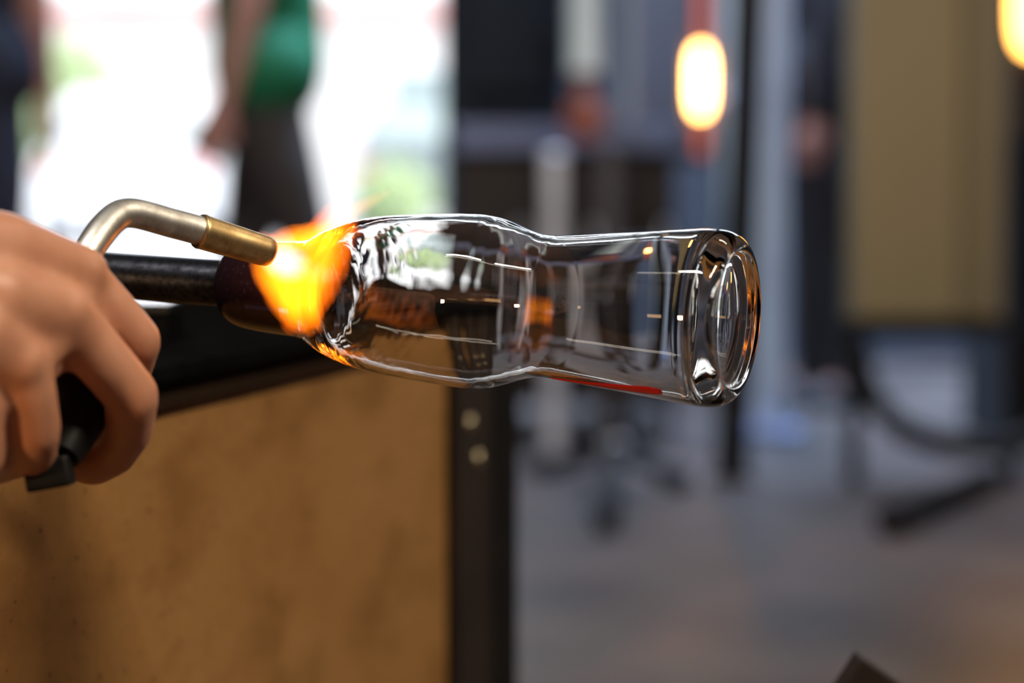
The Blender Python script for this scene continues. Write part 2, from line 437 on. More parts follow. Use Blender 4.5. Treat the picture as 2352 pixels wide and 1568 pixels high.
# ------------------------------------------------------------------ glass vessel on the pipe
TH = math.radians(23); CX0, CY0, D0 = 1180, 698, 0.95
s0 = D0 / F
AX = ROT @ Vector((math.cos(TH)*math.cos(.077), -math.cos(TH)*math.sin(.077), math.sin(TH))); AX.normalize()
A0 = P(CX0, CY0, D0)
def ax_t(x):                                   # pixel column -> distance along the axis (perspective included)
    k = (x - CX0)
    X0 = (A0 - EYE); 
    # solve for t: projected column of A0 + AX t equals x
    lo, hi = -1.0, .4
    for _ in range(50):
        mid = (lo+hi)/2; q = ROT.transposed() @ (A0 + AX*mid - EYE)
        if q.x / -q.z * F + W_PX/2 < x: lo = mid
        else: hi = mid
    return (lo+hi)/2
def prof(lst, n=6):
    out = []
    for x, r in spline(lst, n):
        t = ax_t(x); q = ROT.transposed() @ (A0 + AX*t - EYE)
        out.append((t, max(0, r) * -q.z / F))
    return out
OUT = [(690, 110), (715, 117), (738, 132), (770, 150), (820, 168), (880, 181), (950, 189), (1030, 197), (1090, 201), (1130, 197), (1160, 189),
       (1195, 176), (1230, 166), (1265, 164), (1300, 167), (1400, 179), (1500, 191), (1580, 201), (1630, 205), (1660, 203),
       (1680, 194), (1692, 181), (1696, 168), (1694, 160), (1688, 153), (1682, 140), (1677, 110), (1674, 60), (1673, 0)]
INN = [(1646, 0), (1645, 60), (1643, 110), (1640, 145), (1634, 168), (1620, 181), (1590, 184), (1500, 178), (1400, 166), (1300, 153), (1265, 150),
       (1230, 152), (1195, 162), (1160, 174), (1130, 182), (1090, 187), (1030, 184), (950, 176), (880, 166), (820, 150), (785, 130), (765, 108), (752, 80), (746, 45), (744, 0)]
def smooth01(a, b, x):
    t = min(1, max(0, (x-a)/(b-a))); return t*t*(3-2*t)
po = prof(OUT, 8); pi = prof(INN, 8)
T_L, T_M, T_W = ax_t(700), ax_t(900), ax_t(1180)
def warp_out(i, t, r, a):
    k = smooth01(ax_t_700, ax_t_760, t) * (1 - smooth01(ax_t_860, ax_t_1000, t))
    return r + k*(.00007*math.sin(t*2600 + 8*a + 2*math.sin(2*a)) + .00005*math.sin(t*4700 + 14*a)), t
def warp_in(i, t, r, a):
    k = 1 - smooth01(T_M, T_W, t)
    p = Vector((math.cos(a)*1.6, math.sin(a)*1.6, t*45))
    return r*(1 + .0045*k*noise.noise(p) + .0014*k*noise.noise(p*3.1) + .0012*noise.noise(p*.8)), t
ax_t_700, ax_t_760, ax_t_860, ax_t_1000 = ax_t(700), ax_t(760), ax_t(800), ax_t(960)
vase = thing('glass_vessel', 'clear blown glass vessel with thick round foot, being flame heated on a blowpipe', 'glass vessel', A0)
bm = bmesh.new()
lathe(bm, A0, AX, po, 160, cap0=False, cap1=False, warp=warp_out)
inner_start = len(bm.faces)
b2 = bmesh.new(); lathe(b2, A0, AX, pi, 160, cap0=False, cap1=False, warp=warp_in)
def glass_obj(name, bms, m, parent):
    me = bpy.data.meshes.new(name); allv, allf = [], []
    for bmx, inward in bms:
        bmesh.ops.recalc_face_normals(bmx, faces=bmx.faces)
        # make the orientation certain: compare with the direction away from the axis
        bmx.faces.ensure_lookup_table(); bmx.verts.index_update()
        sgn = 0
        for f in bmx.faces:
            c = f.calc_center_median(); rad = c - A0 - AX*((c-A0).dot(AX)); sgn += f.normal.dot(rad)
        flip = (sgn < 0) != inward
        off = len(allv); allv += [v.co - A0 for v in bmx.verts]
        for f in bmx.faces:
            ids = [v.index + off for v in f.verts]; allf.append(ids[::-1] if flip else ids)
        bmx.free()
    me.from_pydata(allv, [], allf); me.update()
    for p in me.polygons: p.use_smooth = True
    me.materials.append(m)
    o = bpy.data.objects.new(name, me); COL.objects.link(o); o.parent = parent
    return o
glass_obj('vessel_wall', [(bm, False), (b2, True)], M['glass'], vase)
# red reflection put into a coloured streak on the outside of the lower wall
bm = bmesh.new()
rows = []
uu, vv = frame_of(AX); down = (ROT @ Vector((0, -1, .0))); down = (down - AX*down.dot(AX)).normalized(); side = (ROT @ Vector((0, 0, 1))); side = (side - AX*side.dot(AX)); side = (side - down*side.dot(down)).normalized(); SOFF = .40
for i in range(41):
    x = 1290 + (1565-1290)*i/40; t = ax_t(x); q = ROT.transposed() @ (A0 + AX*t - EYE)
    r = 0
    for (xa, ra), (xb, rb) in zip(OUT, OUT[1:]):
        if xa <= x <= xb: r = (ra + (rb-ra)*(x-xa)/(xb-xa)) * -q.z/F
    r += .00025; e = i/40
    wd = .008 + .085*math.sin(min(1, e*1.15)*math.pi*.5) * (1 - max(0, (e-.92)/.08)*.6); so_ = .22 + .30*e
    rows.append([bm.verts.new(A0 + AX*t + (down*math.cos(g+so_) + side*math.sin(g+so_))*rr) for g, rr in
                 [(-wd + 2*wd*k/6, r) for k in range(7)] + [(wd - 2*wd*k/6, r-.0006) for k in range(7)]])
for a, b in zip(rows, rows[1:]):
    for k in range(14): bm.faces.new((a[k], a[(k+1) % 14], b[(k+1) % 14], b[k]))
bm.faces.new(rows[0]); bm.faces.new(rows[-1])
rs = obj('red_reflection_streak', bm, M['red_reflection'], vase, True); rs['label'] = 'deep red reflection modelled as a streak along the lower side of the glass'

# gather and pipe
pipe = thing('blowpipe', 'black steel blowpipe with dark purple glass gather at its end, held behind the torch', 'blowpipe', A0 + AX*ax_t(300))
bm = bmesh.new()
lathe(bm, A0, AX, prof([(524, 40), (525, 60), (529, 74), (538, 85), (555, 94), (580, 100), (620, 105), (660, 108), (690, 110)], 5), 96, cap0=True, cap1=False)
lathe(bm, A0, AX, prof([(703, 0), (704, 40), (712, 66), (726, 76), (736, 64), (740, 34), (741, 0)], 5), 64)
g = obj('glass_gather', bm, M['gather'], pipe, True); g['label'] = 'smoky purple glass collar'
bm = bmesh.new()
rp = 53 * 1.0 / F
t_end = ax_t(575)
lathe(bm, A0, AX, [(t_end, .004), (t_end, rp*.93), (t_end-.002, rp), (-.62, rp), (-1.3, rp*.96), (-1.3, .004)][::-1], 48, cap0=True, cap1=True)
obj('pipe_tube', bm, M['pipe_steel'], pipe, True)
# a forked rest on the bench carries the pipe
tr = -0.50; q = A0 + AX*tr; 
bm = bmesh.new()
fw = Vector((AX.x, AX.y, 0)).normalized(); fs = Vector((-fw.y, fw.x, 0))
obox(bm, Vector((q.x, q.y, ZT)) - fw*.02 - fs*.06, fw*.04, fs*.12, Z3*(q.z - rp - ZT), .002)
obox(bm, Vector((q.x, q.y, q.z-rp)) - fw*.02 - fs*.06, fw*.04, fs*.02, Z3*.03, .002)
obox(bm, Vector((q.x, q.y, q.z-rp)) - fw*.02 + fs*.04, fw*.04, fs*.02, Z3*.03, .002)
tag(obj('pipe_rest', bm, M['black_steel']), 'forked black steel rest on the bench carrying the blowpipe, behind the hand', 'pipe rest')

# dark block on the bench under the pipe, with a polished plate on it
q0 = P(250, 697, 1.27); q1 = P(386, 696, 1.27)
M['polished'] = m_metal('polished_plate', (.75, .76, .78), (.92, .93, .95), .16, 60, rvar=.05)
bk = thing('forming_block', 'sooty forming block with a polished steel plate on top, under the blowpipe behind the hand', 'block', Vector(((q0.x+q1.x)/2, 1.30, ZT)))
obj('block_body', box(bmesh.new(), (q0.x+.001, 1.272, ZT), (q1.x-.001, 1.335, q0.z-.005), .001), M['soot_steel'], bk)
obj('steel_plate', box(bmesh.new(), (q0.x, 1.27, q0.z-.005), (q1.x, 1.337, q0.z), .0008), M['polished'], bk)

# ------------------------------------------------------------------ torch
torch = thing('gas_torch', 'bent steel gas torch with brass nozzle and black handle, gripped in the hand', 'torch', P(200, 600, .90))
def Q(lst): return [P(x, y, d) for x, y, d in lst]
ctr = [(165, 640, .884), (200, 580, .890), (232, 533, .897), (258, 505, .903), (278, 492, .907), (300, 489, .910), (330, 494, .914), (390, 511, .921), (450, 527, .928), (490, 539, .932)]
pts = [Vector(p) for p in spline([tuple(v) for v in Q(ctr)], 6)]
bm = bmesh.new(); tube(bm, pts, S(34, .915), 32); obj('torch_tube', bm, M['tube_steel'], torch, True)
n0, n1 = P(460, 531, .929), P(622, 580, .946)
d = (n1-n0); ln = d.length
bm = bmesh.new()
lathe(bm, n0, d, [(-.0004, S(33, .93)), (-.0006, S(39, .93)), (.0004, S(41, .93)), (.0012, S(40, .93)), (ln*.5, S(38, .93)), (ln*.88, S(36, .94)), (ln*.96, S(34, .94)), (ln, S(30, .94)), (ln+.0002, S(25, .94)), (ln-.003, S(23, .94)), (ln-.02, S(22, .94))], 48)
obj('nozzle', bm, M['brass'], torch, True)
bm = bmesh.new()
hp = Q([(172, 630, .884), (176, 760, .878), (192, 870, .872), (182, 960, .864), (138, 1045, .853)])
hp = [Vector(p) for p in spline([tuple(v) for v in hp], 6)]
tube(bm, hp, [S(46, .87) + S(20, .87)*math.sin(math.pi*i/(len(hp)-1)) for i in range(len(hp))], 24)
obj('handle', bm, M['black_plastic'], torch, True)
c = P(113, 1086, .848); rx = (ROT @ Vector((math.cos(.18), math.sin(.18), 0))); ry = (ROT @ Vector((-math.sin(.18), math.cos(.18), 0))); rz = ROT @ Vector((0, 0, 1))
bm = bmesh.new(); obox(bm, c - rx*S(52, .85) - ry*S(36, .85) - rz*S(40, .85), rx*S(104, .85), ry*S(72, .85), rz*S(80, .85), S(10, .85))
obj('handle_end', bm, M['black_plastic'], torch, True)
# gas hose leaving the handle end, down and off to the left
hs = [(112, 1100, .850), (60, 1190, .845), (-120, 1330, .84), (-420, 1480, .84), (-900, 1640, .86)]
hs = [Vector(p) for p in spline([tuple(v) for v in Q(hs)], 8)]

# ------------------------------------------------------------------ hand (with the forearm it belongs to)
def H(lst): return [(P(x, y, d), S(r, d)) for x, y, d, r in lst]
chains = [
    # forearm, wrist, back of the hand
    H([(-1700, 330, .80, 260), (-900, 440, .80, 215), (-420, 540, .80, 165), (-200, 590, .805, 150)]),
    H([(-420, 620, .82, 150), (-200, 680, .825, 150)]),
    H([(-200, 580, .81, 130), (0, 590, .835, 108), (150, 618, .853, 72), (188, 632, .858, 64)]),
    H([(-200, 640, .81, 140), (-20, 690, .82, 112), (140, 722, .838, 78)]),
    H([(-200, 700, .81, 140), (-60, 770, .81, 105), (48, 836, .820, 76)]),
    H([(-200, 740, .815, 130), (-130, 840, .81, 100), (-60, 930, .812, 70)]),
    H([(-100, 760, .84, 110), (20, 700, .855, 80)]),
    # index
    H([(178, 640, .862, 70), (248, 712, .866, 65), (312, 782, .872, 60), (300, 850, .893, 50), (250, 900, .903, 46), (205, 905, .902, 42)]),
    # middle
    H([(140, 722, .838, 74), (190, 775, .846, 70), (248, 842, .850, 67), (303, 908, .856, 64), (296, 985, .870, 58), (262, 1040, .880, 54), (215, 1068, .884, 50), (180, 1062, .884, 46)]),
    # ring
    H([(48, 836, .820, 72), (66, 900, .822, 66), (80, 985, .828, 62), (74, 1040, .845, 58), (105, 1050, .878, 52), (150, 1040, .886, 48)]),
    # little finger
    H([(-60, 930, .812, 66), (-50, 990, .815, 58), (-40, 1045, .822, 54), (-20, 1070, .85, 48), (30, 1060, .872, 43)]),
    # thumb: leaves the side of the palm, lies along the far side of the handle
    H([(-160, 700, .85, 105), (-40, 690, .885, 78), (70, 700, .905, 62), (150, 730, .912, 54), (205, 770, .910, 46)]),
    # knuckles and the webs between the fingers
    H([(192, 624, .856, 60)]), H([(148, 716, .836, 66)]), H([(46, 832, .816, 66)]),
    H([(178, 650, .860, 60), (140, 730, .842, 66), (52, 830, .824, 66), (-55, 925, .816, 60)]),
    H([(215, 690, .866, 48), (178, 770, .852, 52)]), H([(150, 790, .852, 46), (85, 850, .836, 46)]), H([(50, 900, .832, 46), (-50, 960, .824, 46)]),
    H([(255, 735, .870, 50), (300, 800, .874, 46)]),
]
hand = body_mesh('person', chains, .0016, M['skin'], smooth=16)
tag(hand, 'glassblower seen as a bare hand and wrist gripping the gas torch', 'person')
def nail(c, r):
    pass

# ------------------------------------------------------------------ flame
fl = thing('torch_flame', 'orange and yellow torch flame wrapping the neck of the glass vessel', 'flame', P(680, 610, .958))
def flame_part(name, px, py, D, ang, a, b, c, m):
    me = bpy.data.meshes.new(name); bm = bmesh.new(); bmesh.ops.create_icosphere(bm, subdivisions=4, radius=1.0)
    bm.to_mesh(me); bm.free(); me.materials.append(m)
    o = bpy.data.objects.new(name, me); COL.objects.link(o); o.parent = fl
    o.location = P(px, py, D) - fl.location; o.rotation_euler = (0, math.radians(ang), 0)
    o.scale = (S(a, D), S(c, D), S(b, D))
    return o
OR = [(0, (1, .16, .003)), (.35, (1, .27, .004)), (1, (1, .40, .01))]
RD = [(0, (1, .12, .003)), (.5, (1, .20, .004)), (1, (1, .30, .01))]
WH = [(0, (1, .55, .35)), (.4, (1, .80, .95)), (1, (1, .85, 1.0))]
flame_part('flame_core', 655, 600, .955, 22, 66, 52, 60, m_flame('flame_core', WH, 130, .9))
flame_part('flame_body', 656, 652, .962, 60, 138, 66, 75, m_flame('flame_body', OR, 270, .8, 2.0, .3))
flame_part('flame_body', 730, 612, .966, -66, 172, 72, 75, m_flame('flame_body_wrapped', RD, 260, .8, 2.5, .4))
flame_part('flame_tongue', 690, 552, .968, -12, 110, 42, 75, m_flame('flame_tongue', OR, 200, .9, 2.5, .5))
flame_part('flame_tip', 800, 490, .985, -28, 130, 22, 60, m_flame('flame_tip', RD, 45, 1.0, 2.5, .5))

# ------------------------------------------------------------------ people
def person(name, label, x, y, rz, arm_l, arm_r, leg_l, leg_r, top, bottom, sleeve=.5, long_legs=True, hgt=1.74, group=None):
    """faces local -Y; arm_* and leg_* = swing angles forward (degrees)"""
    k = hgt/1.74; R = Matrix.Rotation(rz, 3, 'Z')
    def w(p): q = R @ (Vector(p)*k); return Vector((q.x + x, q.y + y, q.z))
    def c(lst): return [(w(p), r*k) for p, r in lst]
    def leg(sx, th, kn):
        h = Vector((sx*.09, 0, .90)); a = math.radians(th)
        kp = h + Vector((0, -math.sin(a), -math.cos(a)))*.43; b = math.radians(th-kn)
        an = kp + Vector((0, -math.sin(b), -math.cos(b)))*.40
        return h, kp, an
    def arm(sx, sw, bend):
        s = Vector((sx*.19, .01, 1.43)); a = math.radians(sw)
        e = s + Vector((sx*.03, -math.sin(a)*.29, -math.cos(a)*.29)); b = math.radians(sw+bend)
        wr = e + Vector((0, -math.sin(b), -math.cos(b)))*.25
        hd = wr + Vector((0, -math.sin(b), -math.cos(b)))*.09
        return s, e, wr, hd
    ch = [c([((0, 0, .93), .13), ((0, 0, 1.05), .125), ((0, -.005, 1.22), .135), ((0, 0, 1.36), .125)]),
          c([((-.10, 0, 1.36), .10), ((.10, 0, 1.36), .10)]), c([((-.07, 0, .92), .115), ((.07, 0, .92), .115)]),
          c([((0, 0, 1.42), .07), ((0, -.015, 1.53), .058)]),
          c([((0, -.02, 1.64), .088), ((0, -.03, 1.58), .075), ((0, -.05, 1.54), .05)]), c([((0, 0, 1.66), .088)]),
          c([((0, -.105, 1.61), .016), ((0, -.122, 1.595), .016)]),
          c([((.088, -.01, 1.61), .022)]), c([((-.088, -.01, 1.61), .022)]), c([((0, -.105, 1.565), .02)])]
    shirt, trous, shoes = [], [], []
    for sx, (th, kn) in ((-1, leg_l), (1, leg_r)):
        h, kp, an = leg(sx, th, kn)
        ch += [c([(h, .085), (kp, .056), (kp.lerp(an, .3), .058), (an, .040)]), c([(an, .042), (an + Vector((0, -.14, -.045)), .034)])]
        e = an if long_legs else kp.lerp(an, -.12)
        trous.append(c([(h + Vector((-sx*.02, 0, .01)), .118), (h.lerp(kp, .5), .100), (kp, .075)] + ([(kp.lerp(an, .35), .072), (e, .058)] if long_legs else [(e, .08)])))
        shoes.append(c([(an + Vector((0, .02, -.035)), .058), (an + Vector((0, -.15, -.05)), .046)]))
    trous.append(c([((-.06, 0, .95), .125), ((.06, 0, .95), .125)]))
    for sx, (sw, bd) in ((-1, arm_l), (1, arm_r)):
        s, e, wr, hd = arm(sx, sw, bd)
        ch += [c([(s, .062), (e, .043), (wr, .029), (hd, .034)])]
        f = (hd-wr).normalized(); sd = Vector((0, f.z, -f.y))
        for i in range(4):
            b = hd + sd*(-.028 + .019*i); ch.append(c([(b, .012), (b + f*(.045 - .004*abs(i-1.5)), .010), (b + f*.075 + Vector((-sx*.012, 0, 0)), .009)]))
        ch.append(c([(wr + f*.03, .014), (wr + f*.06 + sd*-.04, .012), (wr + f*.095 + sd*-.045, .010)]))
        shirt.append(c([(Vector((sx*.12, 0, 1.40)), .10), (s, .080), (s.lerp(e, sleeve), .064)]))
        if sleeve > .9: shirt.append(c([(e, .062), (wr, .046)]))
    shirt += [c([((0, 0, 1.03), .172), ((0, 0, 1.10), .166), ((0, -.005, 1.22), .168), ((0, 0, 1.37), .128)]), c([((-.075, 0, 1.0), .160), ((.075, 0, 1.0), .160)]),
              c([((-.09, 0, 1.25), .125), ((.09, 0, 1.25), .125)])]
    base = body_mesh(name, ch, .008, M['skin_far'], smooth=4); tag(base, label, 'person', group)
    body_mesh('shirt', shirt, .011, top, base, 4); body_mesh('trousers', trous, .011, bottom, base, 4)
    for sh in shoes: body_mesh('shoe', [sh], .009, M['shoe'], base, 3)
    body_mesh('hair', [c([((0, .012, 1.675), .092), ((0, .03, 1.64), .085)])], .009, M['hair'], base, 3)
    for sx in (-1, 1):
        bm = bmesh.new(); ball(bm, w((sx*.034, -.104, 1.635)), .012*k, 10); obj('eye', bm, M['eye'], base, True)
    return base
q = P(616, 300, 7.0)
person('person', 'person in green top and dark trousers walking left before the bright doorway', q.x, 7.0, -math.pi/2, (15, 9), (9, 6), (11, 6), (-17, 13), M['green_cloth'], M['brown_cloth'], .25)
q = P(-92, 300, 6.5)
person('person', 'person in dark navy top at left edge of the doorway, arm hanging down', q.x, 6.5, math.pi*.95, (4, 8), (4, 8), (3, 2), (-4, 4), M['navy_cloth'], M['navy_cloth'], .35)
q = P(1893, 300, 7.3)
person('person', 'person in black clothes standing between blue grey column and beige kiln cabinet', q.x, 7.3, -math.pi/2, (8, 6), (5, 4), (2, 2), (-4, 4), M['black_cloth'], M['black_cloth'], .95)

# ------------------------------------------------------------------ hall equipment, out of focus
def pbox(bm, x0, x1, y0, y1, D, depth, bev=.004):
    """a box whose near face at distance D fills the pixel rectangle; y0 above y1"""
    a, b = P(x0, y1, D), P(x1, y0, D)
    zlo, zhi = P((x0+x1)/2, y1, D).z, P((x0+x1)/2, y0, D).z
    return box(bm, (a.x, D, zlo), (b.x, D+depth, zhi), bev)
def fbox(bm, x0, x1, z0, z1, D, depth, bev=.004):
    a, b = P(x0, 500, D).x, P(x1, 500, D).x
    return box(bm, (a, D, z0), (b, D+depth, z1), bev)

# steel table with drawers, dark furnace on it
D1 = 6.3; ztab = P(1200, 283, D1).z; zt2 = P(1200, 345, D1).z
tb = thing('steel_table', 'long steel table with blue grey edge under the charcoal furnace', 'table', (P(1250, 500, D1).x, D1+.35, 0))
obj('table_top', fbox(bmesh.new(), 1046, 1555, zt2, ztab, D1, .74), M['blue_grey'], tb)
for x0, x1 in ((1052, 1215), (1222, 1385), (1392, 1548)):
    cb = obj('door', fbox(bmesh.new(), x0, x1, .12, zt2-.03, D1+.03, .025), M['dark_brown'], tb)
    bm = bmesh.new(); xc = P(x1-20, 500, D1).x; tube(bm, [(xc, D1+.01, .42), (xc, D1+.01, .58)], .007, 10)
    tube(bm, [(xc, D1+.01, .44), (xc, D1+.04, .44)], .005, 8); tube(bm, [(xc, D1+.01, .56), (xc, D1+.04, .56)], .005, 8)
    obj('handle', bm, M['grey_metal'], cb, True)
obj('carcass', fbox(bmesh.new(), 1050, 1550, .10, zt2, D1+.06, .66), M['dark_brown'], tb)
for x0 in (1055, 1530):
    for dd in (.08, .64):
        obj('leg', fbox(bmesh.new(), x0, x0+18, 0, .11, D1+dd, .03), M['black_steel'], tb)
fu = thing('furnace', 'charcoal box furnace standing on the steel table beside the doorway', 'furnace', (P(1175, 500, D1).x, D1+.3, ztab))
obj('body', fbox(bmesh.new(), 1042, 1300, ztab, 1.75, D1+.06, .6, .01), M['charcoal'], fu)
fd = obj('door', fbox(bmesh.new(), 1075, 1270, ztab+.08, 1.6, D1+.03, .03, .006), M['charcoal'], fu)
bm = bmesh.new(); tube(bm, [P(1262, 60, D1+.01), P(1262, 160, D1+.01)], .010, 10); obj('handle', bm, M['black_steel'], fd, True)
# standing rods / pipes
def rod(name, label, cat, px, z0, z1, D, r, m, knob=None, group=None, lean=0):
    x = P(px, 300, D).x
    t = thing(name, label, cat, (x, D, z0))
    bm = bmesh.new(); tube(bm, [(x, D, z0), (x+lean, D, z1)], r, 20); obj('tube', bm, m, t, True)
    bm = bmesh.new()
    lathe(bm, Vector((x, D, z0)), Z3, [(0, r*1.0), (.0, r*1.7), (.012, r*1.7), (.02, r*1.05)], 20); obj('foot_flange', bm, m, t, True)
    bm = bmesh.new(); lathe(bm, Vector((x+lean, D, z1)), Z3, [(-.012, r*1.05), (-.01, r*1.2), (.006, r*1.15), (.010, r*.4), (.011, 0)], 20); obj('cap', bm, m, t, True)
    return t
# hanging pale pipe with a copper valve below
x = P(1343, 100, 6.1).x
hpz = P(1343, 168, 6.1).z
t = thing('gas_pipe', 'pale metal gas pipe coming down from the roof to a copper coloured valve', 'pipe', (x, 6.1, hpz))
bm = bmesh.new(); tube(bm, [(x, 6.1, hpz), (x, 6.1, RZ)], S(37, 6.1), 24); obj('tube', bm, M['pale_metal'], t, True)
vv_ = P(1335, 275, 6.1)
bm = bmesh.new(); lathe(bm, Vector((x, 6.1, hpz+.005)), -Z3, [(0, .030), (.02, .034), (.03, .020), (.08, .020), (.09, .040), (.15, .042), (.17, .025), (.175, 0)], 24); obj('valve', bm, M['copper'], t, True)
bm = bmesh.new()
for k in range(24):
    pass
tube(bm, [(x + .05*math.cos(2*math.pi*k/24), 6.045, hpz-.115 + .05*math.sin(2*math.pi*k/24)) for k in range(25)], .006, 8, False)
tube(bm, [(x-.05, 6.045, hpz-.115), (x+.05, 6.045, hpz-.115)], .004, 8); tube(bm, [(x, 6.045, hpz-.115), (x, 6.07, hpz-.115)], .006, 8)
obj('valve_wheel', bm, M['copper'], t, True)
rod('steel_post', 'short grey steel post standing before the steel table, pale rounded cap', 'post', 1272, 0, P(1272, 355, 5.9).z, 5.9, S(23, 5.9), M['grey_metal'])
rod('steel_post', 'dull grey steel post behind the glass, close to the shorter pale post', 'post', 1400, 0, P(1400, 330, 6.0).z, 6.0, S(22, 6.0), M['mauve'])
# mauve furnace with a glowing door gap
D2 = 7.25
t = thing('furnace', 'tall mauve grey furnace with a glowing vertical gap between its doors', 'furnace', (P(1570, 500, D2).x, D2+.3, 0))
obj('body', fbox(bmesh.new(), 1452, 1698, P(1500, 372, D2).z, 2.1, D2+.04, .6, .02), M['mauve'], t)
zs0, zs1 = P(1600, 262, D2).z, P(1600, 108, D2).z
obj('furnace_door', fbox(bmesh.new(), 1462, 1580, P(1500, 350, D2).z, 1.9, D2, .04, .006), M['mauve'], t)
obj('furnace_door', fbox(bmesh.new(), 1645, 1694, P(1500, 350, D2).z, 1.9, D2, .04, .006), M['mauve'], t)
M['hot'] = emit('furnace_glow', (1, .50, .14), 22)
M['warm_glow'] = emit('dim_glow', (1, .16, .06), .8)
bm = bmesh.new(); xa, xb = P(1581, 0, D2).x, P(1644, 0, D2).x
cx_, hw = (xa+xb)/2, (xb-xa)/2*.62; hh = (zs1-zs0)/2; czz = (zs0+zs1)/2
ring = [(cx_ + hw*math.copysign(abs(math.cos(a))**.7, math.cos(a)), czz + hh*math.copysign(abs(math.sin(a))**.8, math.sin(a))) for a in [2*math.pi*k/32 for k in range(32)]]
f0 = [bm.verts.new((a, D2+.012, b)) for a, b in ring]; f1 = [bm.verts.new((a, D2+.038, b)) for a, b in ring]
bm.faces.new(f0); bm.faces.new(f1[::-1])
for k in range(32): bm.faces.new((f0[k], f0[(k+1) % 32], f1[(k+1) % 32], f1[k]))
g = obj('glowing_gap', bm, M['hot'], t); g['label'] = 'white hot opening with orange rim'
bm = bmesh.new(); fbox(bm, 1603, 1620, P(0, 352, D2).z, 1.5, D2+.022, .017, .001); obj('door_seam', bm, M['warm_glow'], t)
for x0 in (1460, 1670):
    for dd in (.06, .58): obj('leg', fbox(bmesh.new(), x0, x0+22, 0, P(1500, 372, D2).z+.005, D2+dd, .03), M['black_steel'], t)
# dark post leaning, pale column
x0, x1 = P(1720, 0, 5.6).x, P(1680, 1100, 5.6).x
t = thing('iron_post', 'thin black iron post beside the pale blue grey column', 'post', (x1, 5.6, 0))
bm = bmesh.new(); r = S(39, 5.6); sl = (x0-x1)/P(0, 0, 5.6).z
tube(bm, [(x1, 5.6, 0), (x1 + sl*2.6, 5.6, 2.6)], r, 20); obj('tube', bm, M['black_steel'], t, True)
obj('base_plate', box(bmesh.new(), (x1-.05, 5.55, 0), (x1+.05, 5.65, .012), .003), M['black_steel'], t)
xc = P(1772, 300, 6.5).x; r = S(36, 6.5)
t = thing('steel_column', 'pale blue grey steel column from floor to roof behind the glass foot', 'column', (xc, 6.5, 0))
bm = bmesh.new(); tube(bm, [(xc, 6.5, 0), (xc, 6.5, RZ)], r, 32); obj('shaft', bm, M['column_paint'], t, True)
obj('base_plate', box(bmesh.new(), (xc-.09, 6.41, 0), (xc+.09, 6.59, .02), .003), M['blue_grey'], t)
xd = P(1672, 300, 6.6).x
t = thing('duct_pipe', 'pale green grey duct pipe beside the glowing furnace gap', 'duct', (xd, 6.6, 0))
bm = bmesh.new(); tube(bm, [(xd, 6.6, 0), (xd, 6.6, RZ)], S(17, 6.6), 24); obj('shaft', bm, M['pale_metal'], t, True)
bm = bmesh.new(); lathe(bm, Vector((xd, 6.6, .9)), Z3, [(0, .021), (0, .027), (.03, .027), (.03, .021)], 24); obj('collar', bm, M['grey_metal'], t, True)

# beige kiln cabinet on a black stand
D3 = 5.5
zb = P(2100, 738, D3).z
t = thing('kiln_cabinet', 'tall beige kiln cabinet on thin black legs, right of the column', 'cabinet', (P(2130, 500, D3).x, D3+.25, 0))
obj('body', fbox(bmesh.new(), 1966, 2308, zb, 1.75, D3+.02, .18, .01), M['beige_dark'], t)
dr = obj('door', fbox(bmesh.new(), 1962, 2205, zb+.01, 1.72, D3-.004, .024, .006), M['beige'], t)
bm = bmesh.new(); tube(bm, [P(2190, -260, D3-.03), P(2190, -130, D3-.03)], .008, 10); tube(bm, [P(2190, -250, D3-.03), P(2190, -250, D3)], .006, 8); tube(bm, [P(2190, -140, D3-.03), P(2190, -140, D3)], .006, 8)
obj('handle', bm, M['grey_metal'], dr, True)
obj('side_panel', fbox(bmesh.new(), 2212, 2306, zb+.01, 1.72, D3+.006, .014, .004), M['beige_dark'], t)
bm = bmesh.new(); fbox(bm, 1955, 2330, zb-.035, zb, D3, .21, .003); obj('stand_frame', bm, M['black_steel'], t)
for x0 in (1952, 2316):
    for dd in (.02, .16): obj('leg', fbox(bmesh.new(), x0, x0+34, 0, zb-.03, D3+dd, .035), M['black_steel'], t)
# hose looped below the cabinet
hp = spline([tuple(v) for v in Q([(1975, 800, D3-.06), (1988, 880, D3-.07), (2040, 960, D3-.08), (2130, 1010, D3-.08), (2240, 1025, D3-.08), (2360, 1010, D3-.07), (2480, 900, D3-.06)])], 6)
bm = bmesh.new(); tube(bm, hp, S(28, D3), 16); tag(obj('rubber_hose', bm, M['black_plastic'], None, True), 'black rubber hose looping under the beige kiln cabinet', 'hose')
# right hand furnace with glowing mouth
D4 = 6.15
t = thing('glory_hole', 'dark furnace at the right edge with a bright glowing mouth', 'furnace', (P(2480, 500, D4).x, D4+.3, 0))
bm = bmesh.new(); fbox(bm, 2318, 2700, .0, P(0, 318, D4).z, D4+.04, .6, .01); obj('body', bm, M['charcoal'], t)
bm = bmesh.new(); fbox(bm, 2318, 2700, P(0, 318, D4).z, 1.7, D4+.04, .6, .01); obj('fire_brick_front', bm, M['dark_brown'], t)
xa = P(2335, 0, D4).x; xe = P(2560, 0, D4).x; z0 = P(2400, 125, D4).z; z1 = 1.45
bm = bmesh.new(); cx_, czz, hw, hh = (xa+xe)/2, (z0+z1)/2, (xe-xa)/2, (z1-z0)/2
ring = [(cx_ + hw*math.copysign(abs(math.cos(a))**.35, math.cos(a)), czz + hh*math.copysign(abs(math.sin(a))**.35, math.sin(a))) for a in [2*math.pi*k/48 for k in range(48)]]
f0 = [bm.verts.new((a, D4+.02, b)) for a, b in ring]; f1 = [bm.verts.new((a, D4+.06, b)) for a, b in ring]
bm.faces.new(f0); bm.faces.new(f1[::-1])
